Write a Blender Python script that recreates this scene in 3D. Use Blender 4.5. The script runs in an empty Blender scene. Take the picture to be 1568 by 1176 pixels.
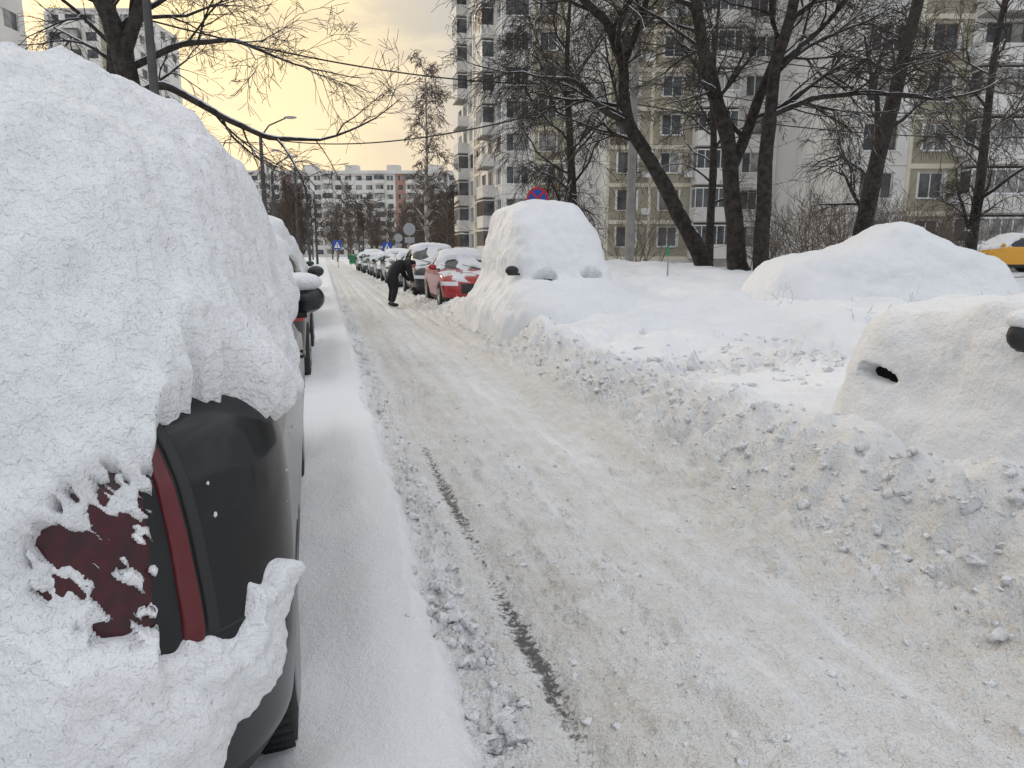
import bpy, math, random, bmesh
import numpy as np
from mathutils import Vector, Matrix
random.seed(5)
YAW=math.radians(14.7); PITCH=math.radians(10.6)
CY,SY=math.cos(YAW),math.sin(YAW)
def W(s,d,z=0.0):
    return (CY*s+SY*d, -SY*s+CY*d, z)
scene=bpy.context.scene
# ------------------------------------------------------------ noise
rng=np.random.RandomState(7)
perm=rng.permutation(256).astype(np.int64)
G=rng.normal(size=(256,3)); G/=np.linalg.norm(G,axis=1)[:,None]
def _h(i,j,k): return perm[(perm[(perm[i&255]+j)&255]+k)&255]
def pn(x,y,z=0.0):
    x,y,z=np.broadcast_arrays(np.asarray(x,float),np.asarray(y,float),np.asarray(z,float))
    xi=np.floor(x).astype(np.int64);yi=np.floor(y).astype(np.int64);zi=np.floor(z).astype(np.int64)
    xf=x-xi;yf=y-yi;zf=z-zi
    u=xf*xf*xf*(xf*(xf*6-15)+10);v=yf*yf*yf*(yf*(yf*6-15)+10);w=zf*zf*zf*(zf*(zf*6-15)+10)
    out=0
    for a in (0,1):
        for b in (0,1):
            for c in (0,1):
                g=G[_h(xi+a,yi+b,zi+c)]
                dt=g[...,0]*(xf-a)+g[...,1]*(yf-b)+g[...,2]*(zf-c)
                out=out+dt*(u if a else 1-u)*(v if b else 1-v)*(w if c else 1-w)
    return out*1.6
def fbm(x,y,z=0.0,o=4):
    t=0;a=1.0
    for i in range(o):
        t=t+a*pn(x*2**i+i*17.3,y*2**i-i*9.1,np.asarray(z)*2**i+i*3.7); a*=0.5
    return t
def turb(x,y,z=0.0,o=4,g=.55):
    t=0;a=1.0
    for i in range(o):
        t=t+a*(1-2*np.abs(pn(x*2.03**i+i*11.3,y*2.03**i-i*5.1,z+i*3.7))); a*=g
    return t*.5
def clods(x,y,cell,rmin,rmax,prob,seed=0):
    xs=x/cell; ys=y/cell
    xi=np.floor(xs).astype(np.int64);yi=np.floor(ys).astype(np.int64)
    best=np.zeros(x.shape)
    for a in (-1,0,1):
        for b in (-1,0,1):
            h=_h(xi+a,yi+b,seed); h2=_h(xi+a+57,yi+b+31,seed+3); h3=_h(xi+a+11,yi+b+91,seed+7);h4=_h(xi+a+5,yi+b+3,seed+9)
            cx=xi+a+h/255.0; cy=yi+b+h2/255.0
            r=(rmin+(rmax-rmin)*(h3/255.0)**2)
            dx=(xs-cx);dy=(ys-cy);ang=h4/255*3.14
            ex=dx*np.cos(ang)+dy*np.sin(ang);ey=(-dx*np.sin(ang)+dy*np.cos(ang))*1.4
            d2=(ex**2+ey**2)*cell*cell
            hh=np.where(h4/255.0<prob,np.sqrt(np.maximum(r*r-d2,0)),0)
            best=np.maximum(best,hh)
    return best
def ss(a,b,x):
    t=np.clip((x-a)/(b-a),0,1); return t*t*(3-2*t)
# ------------------------------------------------------------ mesh helpers
def build(name,V,F,mats,midx=None,smooth=True,parent=None,attrs=None,loc=None,rot=None):
    V=np.asarray(V,dtype=np.float32);F=np.asarray(F,dtype=np.int32)
    me=bpy.data.meshes.new(name);me.vertices.add(len(V));me.vertices.foreach_set('co',V.ravel())
    k=F.shape[1];me.loops.add(F.size);me.loops.foreach_set('vertex_index',F.ravel())
    me.polygons.add(len(F));me.polygons.foreach_set('loop_start',np.arange(0,F.size,k,dtype=np.int32))
    me.polygons.foreach_set('loop_total',np.full(len(F),k,dtype=np.int32))
    for m in mats: me.materials.append(m)
    if midx is not None: me.polygons.foreach_set('material_index',np.asarray(midx,dtype=np.int32))
    me.polygons.foreach_set('use_smooth',np.full(len(F),smooth,dtype=bool))
    if attrs:
        for n,a in attrs.items():
            at=me.attributes.new(n,'FLOAT','POINT');at.data.foreach_set('value',np.asarray(a,dtype=np.float32).ravel())
    me.update(calc_edges=True);me.validate()
    ob=bpy.data.objects.new(name,me);scene.collection.objects.link(ob)
    if parent: ob.parent=parent
    if loc: ob.location=loc
    if rot: ob.rotation_euler=rot
    return ob
def gridfaces(nu,nv,closev=False):
    i=np.arange(nu-1)[:,None]; j=np.arange(nv if closev else nv-1)[None,:]
    j2=(j+1)%nv
    a=i*nv+j;b=i*nv+j2;c=(i+1)*nv+j2;d=(i+1)*nv+j
    return np.stack([a+0*j,b,c,d],-1).reshape(-1,4)
class MB:
    def __init__(s): s.v=[];s.f=[];s.m=[]
    def quad(s,p,mat=0):
        n=len(s.v);s.v.extend(p);s.f.append(tuple(range(n,n+len(p))));s.m.append(mat)
    def box(s,c,d,mat=0,rz=0.0,mtx=None):
        n=len(s.v);hx,hy,hz=d[0]/2,d[1]/2,d[2]/2
        ca,sa=math.cos(rz),math.sin(rz)
        for (x,y,z) in ((-1,-1,-1),(1,-1,-1),(1,1,-1),(-1,1,-1),(-1,-1,1),(1,-1,1),(1,1,1),(-1,1,1)):
            X,Y,Z=x*hx,y*hy,z*hz
            X,Y=X*ca-Y*sa,X*sa+Y*ca
            if mtx: X,Y,Z=mtx@Vector((X,Y,Z))
            s.v.append((c[0]+X,c[1]+Y,c[2]+Z))
        for q in ((0,3,2,1),(4,5,6,7),(0,1,5,4),(1,2,6,5),(2,3,7,6),(3,0,4,7)):
            s.f.append(tuple(n+i for i in q));s.m.append(mat)
    def tube(s,pts,rad,sides=6,mat=0,cap=True):
        n0=len(s.v);N=len(pts);base=None
        for i in range(N):
            a=pts[max(i-1,0)];b=pts[min(i+1,N-1)]
            dx,dy,dz=b[0]-a[0],b[1]-a[1],b[2]-a[2]
            L=math.sqrt(dx*dx+dy*dy+dz*dz) or 1e-6
            dx/=L;dy/=L;dz/=L
            if base is None:
                base=(1,0,0) if abs(dx)<0.7 else (0,1,0)
            k=base[0]*dx+base[1]*dy+base[2]*dz
            ux,uy,uz=base[0]-k*dx,base[1]-k*dy,base[2]-k*dz
            l=math.sqrt(ux*ux+uy*uy+uz*uz) or 1e-6
            ux/=l;uy/=l;uz/=l;base=(ux,uy,uz)
            vx,vy,vz=dy*uz-dz*uy,dz*ux-dx*uz,dx*uy-dy*ux
            p=pts[i];r=rad[i]
            for j in range(sides):
                t=2*math.pi*j/sides;c=math.cos(t)*r;q=math.sin(t)*r
                s.v.append((p[0]+ux*c+vx*q,p[1]+uy*c+vy*q,p[2]+uz*c+vz*q))
        for i in range(N-1):
            for j in range(sides):
                j2=(j+1)%sides;a=n0+i*sides
                s.f.append((a+j,a+j2,a+sides+j2,a+sides+j));s.m.append(mat)
        if cap:
            s.f.append(tuple(n0+j for j in range(sides))[::-1]);s.m.append(mat)
            s.f.append(tuple(n0+(N-1)*sides+j for j in range(sides)));s.m.append(mat)
    def ball(s,c,r,mat=0,seg=14,rings=8):
        n=len(s.v)
        for i in range(rings+1):
            ph=math.pi*i/rings
            for j in range(seg):
                t=2*math.pi*j/seg
                s.v.append((c[0]+r[0]*math.sin(ph)*math.cos(t),c[1]+r[1]*math.sin(ph)*math.sin(t),c[2]+r[2]*math.cos(ph)))
        for i in range(rings):
            for j in range(seg):
                j2=(j+1)%seg
                s.f.append((n+i*seg+j,n+(i+1)*seg+j,n+(i+1)*seg+j2,n+i*seg+j2));s.m.append(mat)
    def obj(s,name,mats,parent=None,smooth=False,loc=None,rot=None):
        me=bpy.data.meshes.new(name);me.from_pydata(s.v,[],s.f)
        for m in mats: me.materials.append(m)
        me.polygons.foreach_set('material_index',s.m)
        me.polygons.foreach_set('use_smooth',[smooth]*len(s.f));me.update()
        ob=bpy.data.objects.new(name,me);scene.collection.objects.link(ob)
        if parent: ob.parent=parent
        if loc: ob.location=loc
        if rot: ob.rotation_euler=rot
        return ob
def empty(name,loc=(0,0,0),rz=0.0):
    e=bpy.data.objects.new(name,None);scene.collection.objects.link(e);e.location=loc;e.rotation_euler=(0,0,rz);e.empty_display_size=.3
    return e
# ------------------------------------------------------------ materials
def mat(name,col,rough=.6,metal=0,noise=None,bump=None,spec=None,coat=0):
    m=bpy.data.materials.new(name);m.use_nodes=True;nt=m.node_tree;b=nt.nodes['Principled BSDF']
    b.inputs['Base Color'].default_value=(*col,1);b.inputs['Roughness'].default_value=rough;b.inputs['Metallic'].default_value=metal
    if spec is not None: b.inputs['Specular IOR Level'].default_value=spec
    if coat: b.inputs['Coat Weight'].default_value=coat;b.inputs['Coat Roughness'].default_value=.08
    tc=nt.nodes.new('ShaderNodeTexCoord')
    if noise:
        sc,col2=noise[0],noise[1]
        n=nt.nodes.new('ShaderNodeTexNoise');n.inputs['Scale'].default_value=sc;n.inputs['Detail'].default_value=4
        nt.links.new(tc.outputs['Object'],n.inputs['Vector'])
        r=nt.nodes.new('ShaderNodeValToRGB');r.color_ramp.elements[0].position=.38;r.color_ramp.elements[1].position=.62
        r.color_ramp.elements[0].color=(*col,1);r.color_ramp.elements[1].color=(*col2,1)
        nt.links.new(n.outputs['Fac'],r.inputs['Fac']);nt.links.new(r.outputs['Color'],b.inputs['Base Color'])
    if bump:
        n2=nt.nodes.new('ShaderNodeTexNoise');n2.inputs['Scale'].default_value=bump[0];n2.inputs['Detail'].default_value=4
        nt.links.new(tc.outputs['Object'],n2.inputs['Vector'])
        bp=nt.nodes.new('ShaderNodeBump');bp.inputs['Distance'].default_value=bump[1];bp.inputs['Strength'].default_value=1
        nt.links.new(n2.outputs['Fac'],bp.inputs['Height']);nt.links.new(bp.outputs['Normal'],b.inputs['Normal'])
    return m
def add_snow_top(m,amount=.45,scale=6):
    nt=m.node_tree;b=nt.nodes['Principled BSDF'];L=nt.links
    g=nt.nodes.new('ShaderNodeNewGeometry');sp=nt.nodes.new('ShaderNodeSeparateXYZ');L.new(g.outputs['Normal'],sp.inputs[0])
    n=nt.nodes.new('ShaderNodeTexNoise');n.inputs['Scale'].default_value=scale;n.inputs['Detail'].default_value=3
    L.new(g.outputs['Position'],n.inputs['Vector'])
    a=nt.nodes.new('ShaderNodeMath');a.operation='MULTIPLY_ADD';a.inputs[1].default_value=.9;L.new(n.outputs['Fac'],a.inputs[0]);L.new(sp.outputs['Z'],a.inputs[2])
    mr=nt.nodes.new('ShaderNodeMapRange');mr.inputs['From Min'].default_value=amount+.45;mr.inputs['From Max'].default_value=amount+.55
    L.new(a.outputs[0],mr.inputs['Value'])
    mx=nt.nodes.new('ShaderNodeMix');mx.data_type='RGBA';L.new(mr.outputs['Result'],mx.inputs['Factor'])
    src=b.inputs['Base Color']
    if src.is_linked: L.new(src.links[0].from_socket,mx.inputs['A'])
    else: mx.inputs['A'].default_value=src.default_value
    mx.inputs['B'].default_value=(.82,.84,.88,1);L.new(mx.outputs['Result'],b.inputs['Base Color'])
    return m
def snow_mat(name,terrain=False,fine=1.0):
    m=bpy.data.materials.new(name);m.use_nodes=True;nt=m.node_tree;L=nt.links;b=nt.nodes['Principled BSDF']
    b.inputs['Roughness'].default_value=.65;b.inputs['Specular IOR Level'].default_value=.2
    g=nt.nodes.new('ShaderNodeNewGeometry')
    def N(sc,det=4,rough=.55,vec=None):
        n=nt.nodes.new('ShaderNodeTexNoise');n.inputs['Scale'].default_value=sc;n.inputs['Detail'].default_value=det;n.inputs['Roughness'].default_value=rough
        L.new(vec or g.outputs['Position'],n.inputs['Vector']);return n
    n1=N(1.3,3);r=nt.nodes.new('ShaderNodeValToRGB');r.color_ramp.elements[0].position=.3;r.color_ramp.elements[1].position=.7
    r.color_ramp.elements[0].color=(.80,.81,.83,1);r.color_ramp.elements[1].color=(.86,.86,.87,1);L.new(n1.outputs['Fac'],r.inputs['Fac'])
    col=r.outputs['Color']
    nb=N(34,3,.6);nc=N(150,2,.6)
    b1=nt.nodes.new('ShaderNodeBump');b1.inputs['Distance'].default_value=.03*fine;b1.inputs['Strength'].default_value=.9;L.new(nb.outputs['Fac'],b1.inputs['Height'])
    b2=nt.nodes.new('ShaderNodeBump');b2.inputs['Distance'].default_value=.006*fine;b2.inputs['Strength'].default_value=.8;L.new(nc.outputs['Fac'],b2.inputs['Height']);L.new(b1.outputs['Normal'],b2.inputs['Normal'])
    if terrain:
        at=nt.nodes.new('ShaderNodeAttribute');at.attribute_name='dirt'
        n2=N(5,4,.65)
        ma=nt.nodes.new('ShaderNodeMath');ma.operation='MULTIPLY_ADD';ma.inputs[1].default_value=1.6;L.new(n2.outputs['Fac'],ma.inputs[0])
        sub=nt.nodes.new('ShaderNodeMath');sub.operation='SUBTRACT';L.new(at.outputs['Fac'],sub.inputs[0]);sub.inputs[1].default_value=.84;L.new(sub.outputs[0],ma.inputs[2])
        mul=nt.nodes.new('ShaderNodeMath');mul.operation='MULTIPLY';mul.use_clamp=True;L.new(ma.outputs[0],mul.inputs[0])
        st=nt.nodes.new('ShaderNodeMath');st.operation='MULTIPLY';st.use_clamp=True;st.inputs[1].default_value=3.0;L.new(at.outputs['Fac'],st.inputs[0]);L.new(st.outputs[0],mul.inputs[1])
        mx=nt.nodes.new('ShaderNodeMix');mx.data_type='RGBA';L.new(mul.outputs[0],mx.inputs['Factor']);L.new(col,mx.inputs['A']);mx.inputs['B'].default_value=(.67,.64,.595,1)
        at2=nt.nodes.new('ShaderNodeAttribute');at2.attribute_name='rut'
        n3=N(30,4,.75)
        m3=nt.nodes.new('ShaderNodeMath');m3.operation='MULTIPLY_ADD';m3.inputs[1].default_value=1.5;L.new(n3.outputs['Fac'],m3.inputs[0]);L.new(at2.outputs['Fac'],m3.inputs[2])
        mr=nt.nodes.new('ShaderNodeMapRange');mr.inputs['From Min'].default_value=1.2;mr.inputs['From Max'].default_value=1.42;L.new(m3.outputs[0],mr.inputs['Value'])
        mx2=nt.nodes.new('ShaderNodeMix');mx2.data_type='RGBA';L.new(mr.outputs['Result'],mx2.inputs['Factor']);L.new(mx.outputs['Result'],mx2.inputs['A']);mx2.inputs['B'].default_value=(.15,.145,.14,1)
        col=mx2.outputs['Result']
        bs=nt.nodes.new('ShaderNodeMapRange');bs.inputs['From Max'].default_value=.35;bs.inputs['To Min'].default_value=.3;bs.inputs['To Max'].default_value=1.0;L.new(at.outputs['Fac'],bs.inputs['Value']);L.new(bs.outputs['Result'],b1.inputs['Strength'])
    L.new(col,b.inputs['Base Color'])
    L.new(b2.outputs['Normal'],b.inputs['Normal'])
    return m
M_ground=snow_mat('snow_ground',True,1.0)
M_snow=snow_mat('snow_cover',False,.7)
M_clod=snow_mat('snow_clods',False,.9)
M_blackpaint=mat('black_paint',(.008,.009,.010),.3,0,coat=.35,spec=.3)
M_plastic=mat('black_plastic',(.02,.02,.02),.55)
M_dark=mat('dark_recess',(.01,.01,.01),.8,spec=.1)
M_glass=mat('car_glass',(.02,.025,.03),.06)
M_tyre=mat('tyre_rubber',(.025,.025,.025),.8,bump=(40,.01))
M_rim=mat('alloy_rim',(.35,.35,.36),.35,.8)
M_lamp=mat('headlight_glass',(.75,.77,.8),.1)
M_red=mat('taillight_red',(.065,.004,.009),.25,coat=.15,noise=(30,(.035,.003,.007)))
M_redbright=mat('taillight_strip',(.11,.007,.011),.22,coat=.2)
M_redlens=mat('lens_red',(.3,.01,.01),.2)
M_wall=mat('panel_white',(.60,.58,.545),.9,noise=(.35,(.71,.69,.65)),bump=(8,.02))
M_olive=mat('panel_olive',(.29,.26,.19),.9,noise=(.6,(.37,.335,.25)),bump=(14,.03))
M_cream=mat('panel_cream',(.56,.51,.40),.9,noise=(.5,(.65,.60,.49)))
M_joint=mat('panel_joint',(.26,.24,.22),.9)
M_frame=mat('window_frame',(.66,.66,.64),.6)
M_brown=mat('window_frame_brown',(.20,.14,.10),.6)
M_win=mat('window_glass',(.04,.045,.05),.05,noise=(.9,(.12,.125,.13)))
M_curt=mat('window_curtain',(.20,.195,.19),.12,noise=(1.2,(.38,.37,.34)))
M_bark=add_snow_top(mat('bark_dark',(.020,.016,.013),.95,noise=(7,(.055,.045,.038)),bump=(22,.06)),.52,5)
M_twig=mat('twig',(.055,.043,.035),.9)
M_birch=mat('birch_bark',(.12,.09,.07),.9,noise=(3,(.5,.47,.43)))
M_brush=mat('distant_twigs',(.095,.072,.06),.95,noise=(.3,(.15,.12,.10)))
M_pole=mat('pole_metal',(.055,.055,.058),.6,.2,noise=(2,(.09,.09,.09)))
M_conc=mat('pole_concrete',(.25,.24,.23),.9,noise=(3,(.33,.32,.30)))
M_wire=mat('cable',(.02,.02,.02),.7)
M_signblue=mat('sign_blue',(.02,.08,.42),.4)
M_signred=mat('sign_red',(.55,.02,.02),.4)
M_signgrey=mat('sign_back',(.35,.36,.37),.5,.4)
M_white=mat('white_paint',(.8,.8,.8),.5)
M_green=mat('green_paint',(.03,.22,.09),.5)
M_jacket=mat('jacket_black',(.012,.012,.014),.8,bump=(25,.02))
M_skin=mat('skin',(.55,.33,.24),.5)
M_hair=mat('knit_cap',(.015,.015,.017),.9)
M_redbrick=mat('panel_pinkish',(.34,.19,.15),.9,noise=(.2,(.40,.24,.19)))
# ------------------------------------------------------------ terrain
yrows=[0,2,4,5.5,7,9,10.5,13,16,19,24,40,80]
xcols=[2.7,3.3,4.2,5.2,6.5,9,14,30]
TB=np.array([[0,.40,.55,.6,.5,.5,.5,.4],[0,.42,.6,.6,.5,.5,.5,.4],[0,.42,.62,.6,.55,.55,.55,.4],[0,.34,.44,.48,.55,.6,.6,.4],
[0,.20,.22,.30,.6,.7,.6,.4],[0,.34,.50,.55,.70,.8,.6,.4],[0,.48,.72,.74,.80,.82,.6,.4],[0,.60,.8,.85,.95,.92,.6,.42],
[0,.50,.5,.75,1.15,1.15,.7,.45],[0,.15,.15,.5,1.3,1.3,.8,.45],[0,.12,.12,.3,.9,1.0,.7,.5],[0,.1,.1,.3,.5,.5,.4,.3],[0,.1,.1,.1,.1,.1,.1,.1]])
def tab(x,y):
    xi=np.clip(np.interp(x,xcols,range(len(xcols))),0,len(xcols)-1.0001);yi=np.clip(np.interp(y,yrows,range(len(yrows))),0,len(yrows)-1.0001)
    i=xi.astype(int);j=yi.astype(int);fx=xi-i;fy=yi-j;fx=fx*.35+.65*fx*fx*(3-2*fx);fy=fy*.35+.65*fy*fy*(3-2*fy)
    return TB[j,i]*(1-fx)*(1-fy)+TB[j,i+1]*fx*(1-fy)+TB[j+1,i]*(1-fx)*fy+TB[j+1,i+1]*fx*fy
def height(x,y,detail=True):
    x=np.asarray(x,float);y=np.asarray(y,float)
    wob=.06*pn(y*.9,3.1)+.04*pn(y*3.1,8.1)+(.035*pn(x*6,y*6,4.4)+.02*pn(x*13,y*13,4.4) if detail else 0)
    xj=x+wob
    far=1-ss(45,80,y)
    left=1-ss(.30,.44,x+.8*wob)
    right=ss(2.58,3.0,xj)
    road=(1-left)*(1-right)
    h=left*(.15+.035*pn(x*1.5,y*.7,2.)+.03*np.exp(-((x-.15)/.16)**2))*(.4+.6*far)
    # drift piled against the rear corner of the near car
    h=h+.13*np.exp(-((x+.10)/.16)**2-((y-1.60)/.24)**2)
    h=h+ss(-2.0,-3.4,x)*(.45+.25*fbm(x*.5,y*.4,5.,3))*far
    h=h+tab(xj,y)*right
    gap=np.exp(-((y-6.9)/1.0)**2)*right*(1-ss(5.2,6.4,x))
    # ploughed ridge along the lane
    ridge=np.exp(-((xj-3.14)/.24)**2)*far*(1-.7*ss(17,20,y))
    h=h+(.15-.09*gap)*ridge*(.75+.8*pn(y*1.2,2.2)+.6*pn(y*3.3,x*2.5,7.))
    bumpy=right*ss(3.0,4.0,x)*far
    h=h+bumpy*(.12*fbm(x*.9,y*.9,1.,4))
    rx=xj
    def groove(c,w,d): return -d*np.exp(-((rx-c)/w)**2)+.45*d*np.exp(-((rx-c-1.9*w)/(w*.7))**2)
    h=h+road*(-.04*np.exp(-((x-.74)/.09)**2)+groove(2.08,.13,.045)+groove(1.22,.07,.030)+groove(1.62,.06,.025)+groove(2.40,.06,.028)+groove(.98,.05,.020)+.012*np.cos((rx-1.4)*3.2)+.025*fbm(x*1.6,y*.6,9.,3))
    edge=np.exp(-((xj-2.94)/.32)**2)
    ledge=np.exp(-((xj-.50)/.13)**2)
    dens=np.clip(edge+ledge*.7+gap*1.1+road*(.50+.7*pn(x*1.1,y*.6,4.))-road*.4*np.exp(-((rx-.70)/.10)**2)-road*.3*np.exp(-((rx-1.75)/.3)**2),0,1)
    if detail:
        near=1-ss(20,40,y)
        T1=turb(x*4.5,y*3.6,1.,4);T2=turb(x*11,y*9,5.,3)
        wx=x+.06*pn(x*9,y*9,1.)+.025*pn(x*25,y*25,1.);wy_=y+.06*pn(x*9,y*9,7.)+.025*pn(x*25,y*25,9.)
        c1=clods(wx,wy_,.24,.04,.14,.6,1)*np.clip(edge*1.1+gap*1.2,0,1)
        c2=clods(wx,wy_,.10,.015,.045,.7,2)
        h=h+near*(c1*.75+c2*.85*np.clip(dens*1.3,0,1))
        h=h+near*(np.clip(edge+gap,0,1)*(.11*T1+.035*T2)+road*(.3+.7*dens)*(.042*T1+.028*T2)+ledge*.03*T2)
        h=h+near*road*.014*turb(x*14,y*1.3,2.,2)
        h=h+near*(right*ss(3.1,3.8,x)*(.012*turb(x*4,y*4,8.,3)+.07*np.clip(T1-.25,0,1)*ss(-.1,.15,pn(x*.8,y*.8,3.))))
        h=h+near*left*.006*fbm(x*5,y*3,3.,2)
    dirt=np.clip(road*(.45+.3*pn(x*1.2,y*.35,6.)+.28*pn(x*8,y*.5,3.)+.32*np.exp(-((rx-.95)/.22)**2)+.32*np.exp(-((rx-2.35)/.3)**2))+edge*.30+gap*.22,0,1)*(1-left*.9)
    rut=np.exp(-((x-.74-.02*pn(y*1.2,1.))/.07)**2)*(.50+.34*pn(x*2,y*1.1,11.))*(1-.85*ss(4.6,9,y))
    rut=rut+road*.10*np.exp(-((x-.92)/.05)**2)*(1-ss(3,6,y))
    rut=rut+gap*.26*ss(.05,.2,pn(x*2.2,y*2.2,2.))
    return h,dirt,rut
def gs(start,step,ratio,end):
    o=[start]
    while o[-1]<end: o.append(o[-1]+step);step*=ratio
    return o
xl=[-a for a in gs(.6,.02,1.09,500)][::-1]
xm=list(np.arange(-.588,4.0,.0115))
xr=gs(4.0,.014,1.018,13);xr2=gs(xr[-1]+.2,.2,1.08,500)
xs=np.array(xl+xm+xr+xr2)
ys=np.array([-a for a in gs(-.6,.08,1.15,60)][::-1]+gs(.62,.008,1.0080,55)[:] )
ys=np.array(sorted(set(np.round(ys,5))))
ys=np.concatenate([ys,np.array(gs(ys[-1]+.6,.6,1.08,900))])
Xg,Yg=np.meshgrid(xs,ys)
Hh,Dd,Rr=height(Xg,Yg)
build('snow_ground',np.stack([Xg,Yg,Hh],-1).reshape(-1,3),gridfaces(len(ys),len(xs)),[M_ground],attrs={'dirt':Dd,'rut':Rr})
bm=bmesh.new();bmesh.ops.create_icosphere(bm,subdivisions=2,radius=1);icoV=np.array([v.co[:] for v in bm.verts]);icoF=np.array([[v.index for v in f.verts] for f in bm.faces]);bm.free()
r2=np.random.RandomState(3)
n1=1300;y1=1.2+22*r2.rand(n1)**2.0;x1=2.94+r2.normal(size=n1)*.17
n2=700;y2=1.2+20*r2.rand(n2)**2.0;x2=.50+r2.normal(size=n2)*.07
n3=300;y3=6.9+r2.normal(size=n3)*.75;x3=3.0+2.6*r2.rand(n3)
n4=1400;y4=1.2+18*r2.rand(n4)**2.;x4=.5+2.3*r2.rand(n4)
cx=np.concatenate([x1,x2,x3,x4]);cy=np.concatenate([y1,y2,y3,y4])
cr=.008+.030*r2.rand(len(cx))**3;cr[n1+n2+n3:]*=.5;cr[n1+n2:n1+n2+n3]*=1.6
ch,_,_=height(cx,cy,True)
sc=cr[:,None]*(.6+.9*r2.rand(len(cx),3));sc[:,2]*=.75
V=icoV[None]*sc[:,None,:]
sd_=r2.rand(len(cx),1)*90
nz=pn(icoV[None,:,0]*1.5+sd_,icoV[None,:,1]*1.5,icoV[None,:,2]*1.5)
nz2=pn(icoV[None,:,0]*3.5+sd_,icoV[None,:,1]*3.5,icoV[None,:,2]*3.5)
V=V*(1+.9*nz[...,None]+.45*nz2[...,None])
ang=r2.rand(len(cx))*6.28;c,s=np.cos(ang)[:,None],np.sin(ang)[:,None]
V=np.stack([V[...,0]*c-V[...,1]*s,V[...,0]*s+V[...,1]*c,V[...,2]],-1)+np.stack([cx,cy,ch-cr*.2],-1)[:,None,:]
F=(icoF[None]+(np.arange(len(cx))*len(icoV))[:,None,None]).reshape(-1,3)
build('snow_crumbs',V.reshape(-1,3),F,[M_clod])
# ------------------------------------------------------------ cars
def normals(S):
    du=np.roll(S,-1,1)-np.roll(S,1,1);dv=np.gradient(S,axis=0)
    N=np.cross(du,dv);N/=np.linalg.norm(N,axis=2)[...,None]+1e-9
    return N
def relax(P,it):
    for _ in range(it):
        Q=P.copy()
        Q[1:-1]=.5*P[1:-1]+.125*(P[2:]+P[:-2]+np.roll(P,1,1)[1:-1]+np.roll(P,-1,1)[1:-1])
        P=Q
    P[-1]=P[-2].mean(0)
    return P
def car_surface(tbl,r0=.38,bow=.08,counts=(14,10,50),NP=54,smoothk=6):
    T=np.array(tbl,float)
    dd=np.diff(T,axis=0);seg=np.sqrt(dd[:,0]**2+dd[:,1]**2+.25*(dd[:,2]**2+dd[:,3]**2));cum=np.concatenate([[0],np.cumsum(seg)])
    fine=np.linspace(0,cum[-1],500);D=np.stack([np.interp(fine,cum,T[:,k]) for k in range(4)],1)
    k=smoothk*2;ker=np.hanning(2*k+3)[1:-1];ker/=ker.sum()
    P=np.pad(D,((len(ker)//2,len(ker)//2),(0,0)),mode='edge');D=np.stack([np.convolve(P[:,c],ker,'valid') for c in range(4)],1)
    idx=np.linspace(0,499,NP);L=np.stack([np.interp(idx,np.arange(500),D[:,c]) for c in range(4)],1)
    z,hw,yr,yf=[L[:,c][:,None] for c in range(4)];hw=np.maximum(hw,.01)
    if callable(r0): r0=r0(z)
    r=np.minimum(np.minimum(r0,.95*hw),.45*(yf-yr))
    a,b,cN=counts
    ta=np.linspace(0,1,a,endpoint=False)[None];tb=np.linspace(0,1,b,endpoint=False)[None];tc=np.linspace(0,1,cN,endpoint=False)[None]
    xs_,ys_=[],[]
    w=hw-r
    def add(x,y): xs_.append(x+0*z);ys_.append(y+0*z)
    add(w*ta,yr+0*ta)
    add(w+r*np.sin(tb*math.pi/2),yr+r-r*np.cos(tb*math.pi/2))
    add(hw+0*tc,yr+r+(yf-yr-2*r)*tc)
    add(w+r*np.cos(tb*math.pi/2),yf-r+r*np.sin(tb*math.pi/2))
    ta2=np.linspace(0,1,2*a,endpoint=False)[None]
    add(w*(1-2*ta2),yf+0*ta2)
    add(-w-r*np.sin(tb*math.pi/2),yf-r+r*np.cos(tb*math.pi/2))
    add(-hw+0*tc,yf-r-(yf-yr-2*r)*tc)
    add(-w-r*np.cos(tb*math.pi/2),yr+r-r*np.sin(tb*math.pi/2))
    add(-w*(1-ta),yr+0*ta)
    X=np.concatenate(xs_,1);Y=np.concatenate(ys_,1);Z=z+0*X
    q=(X/hw)**2
    Y=Y+bow*q*np.clip(1-(Y-yr)/.7,0,1)-bow*1.3*q*np.clip(1-(yf-Y)/.8,0,1)
    S=np.stack([X,Y,Z],-1)
    return S,normals(S),L
SUV=[(.22,.82,-2.15,2.15),(.35,.89,-2.24,2.25),(.60,.91,-2.27,2.28),(.80,.92,-2.22,2.22),(.95,.91,-2.2,2.05),(1.03,.895,-2.17,1.30),(1.08,.88,-2.15,1.05),(1.35,.78,-1.95,.62),(1.53,.68,-1.75,.3),(1.61,.55,-1.5,.1),(1.65,.3,-1.2,-.2),(1.66,.01,-.6,-.4)]
SEDAN=[(.20,.80,-2.2,2.15),(.32,.86,-2.28,2.25),(.52,.88,-2.3,2.28),(.72,.885,-2.26,2.2),(.86,.875,-2.2,2.0),(.93,.86,-2.1,1.15),(.97,.85,-1.6,.95),(1.00,.83,-1.45,.85),(1.22,.72,-1.05,.45),(1.36,.62,-.75,.2),(1.41,.5,-.6,.05),(1.44,.3,-.4,-.1),(1.45,.01,-.25,-.2)]
VAN=[(.22,.86,-2.2,2.1),(.36,.90,-2.25,2.15),(.50,.91,-2.25,2.1),(.63,.91,-2.2,2.0),(.72,.90,-2.15,1.7),(.79,.89,-2.1,1.3),(.84,.88,-2.08,1.16),(1.25,.85,-2.0,.85),(1.60,.80,-1.9,.55),(1.80,.70,-1.7,.25),(1.88,.48,-1.3,-.1),(1.90,.01,-.6,-.4)]
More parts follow.
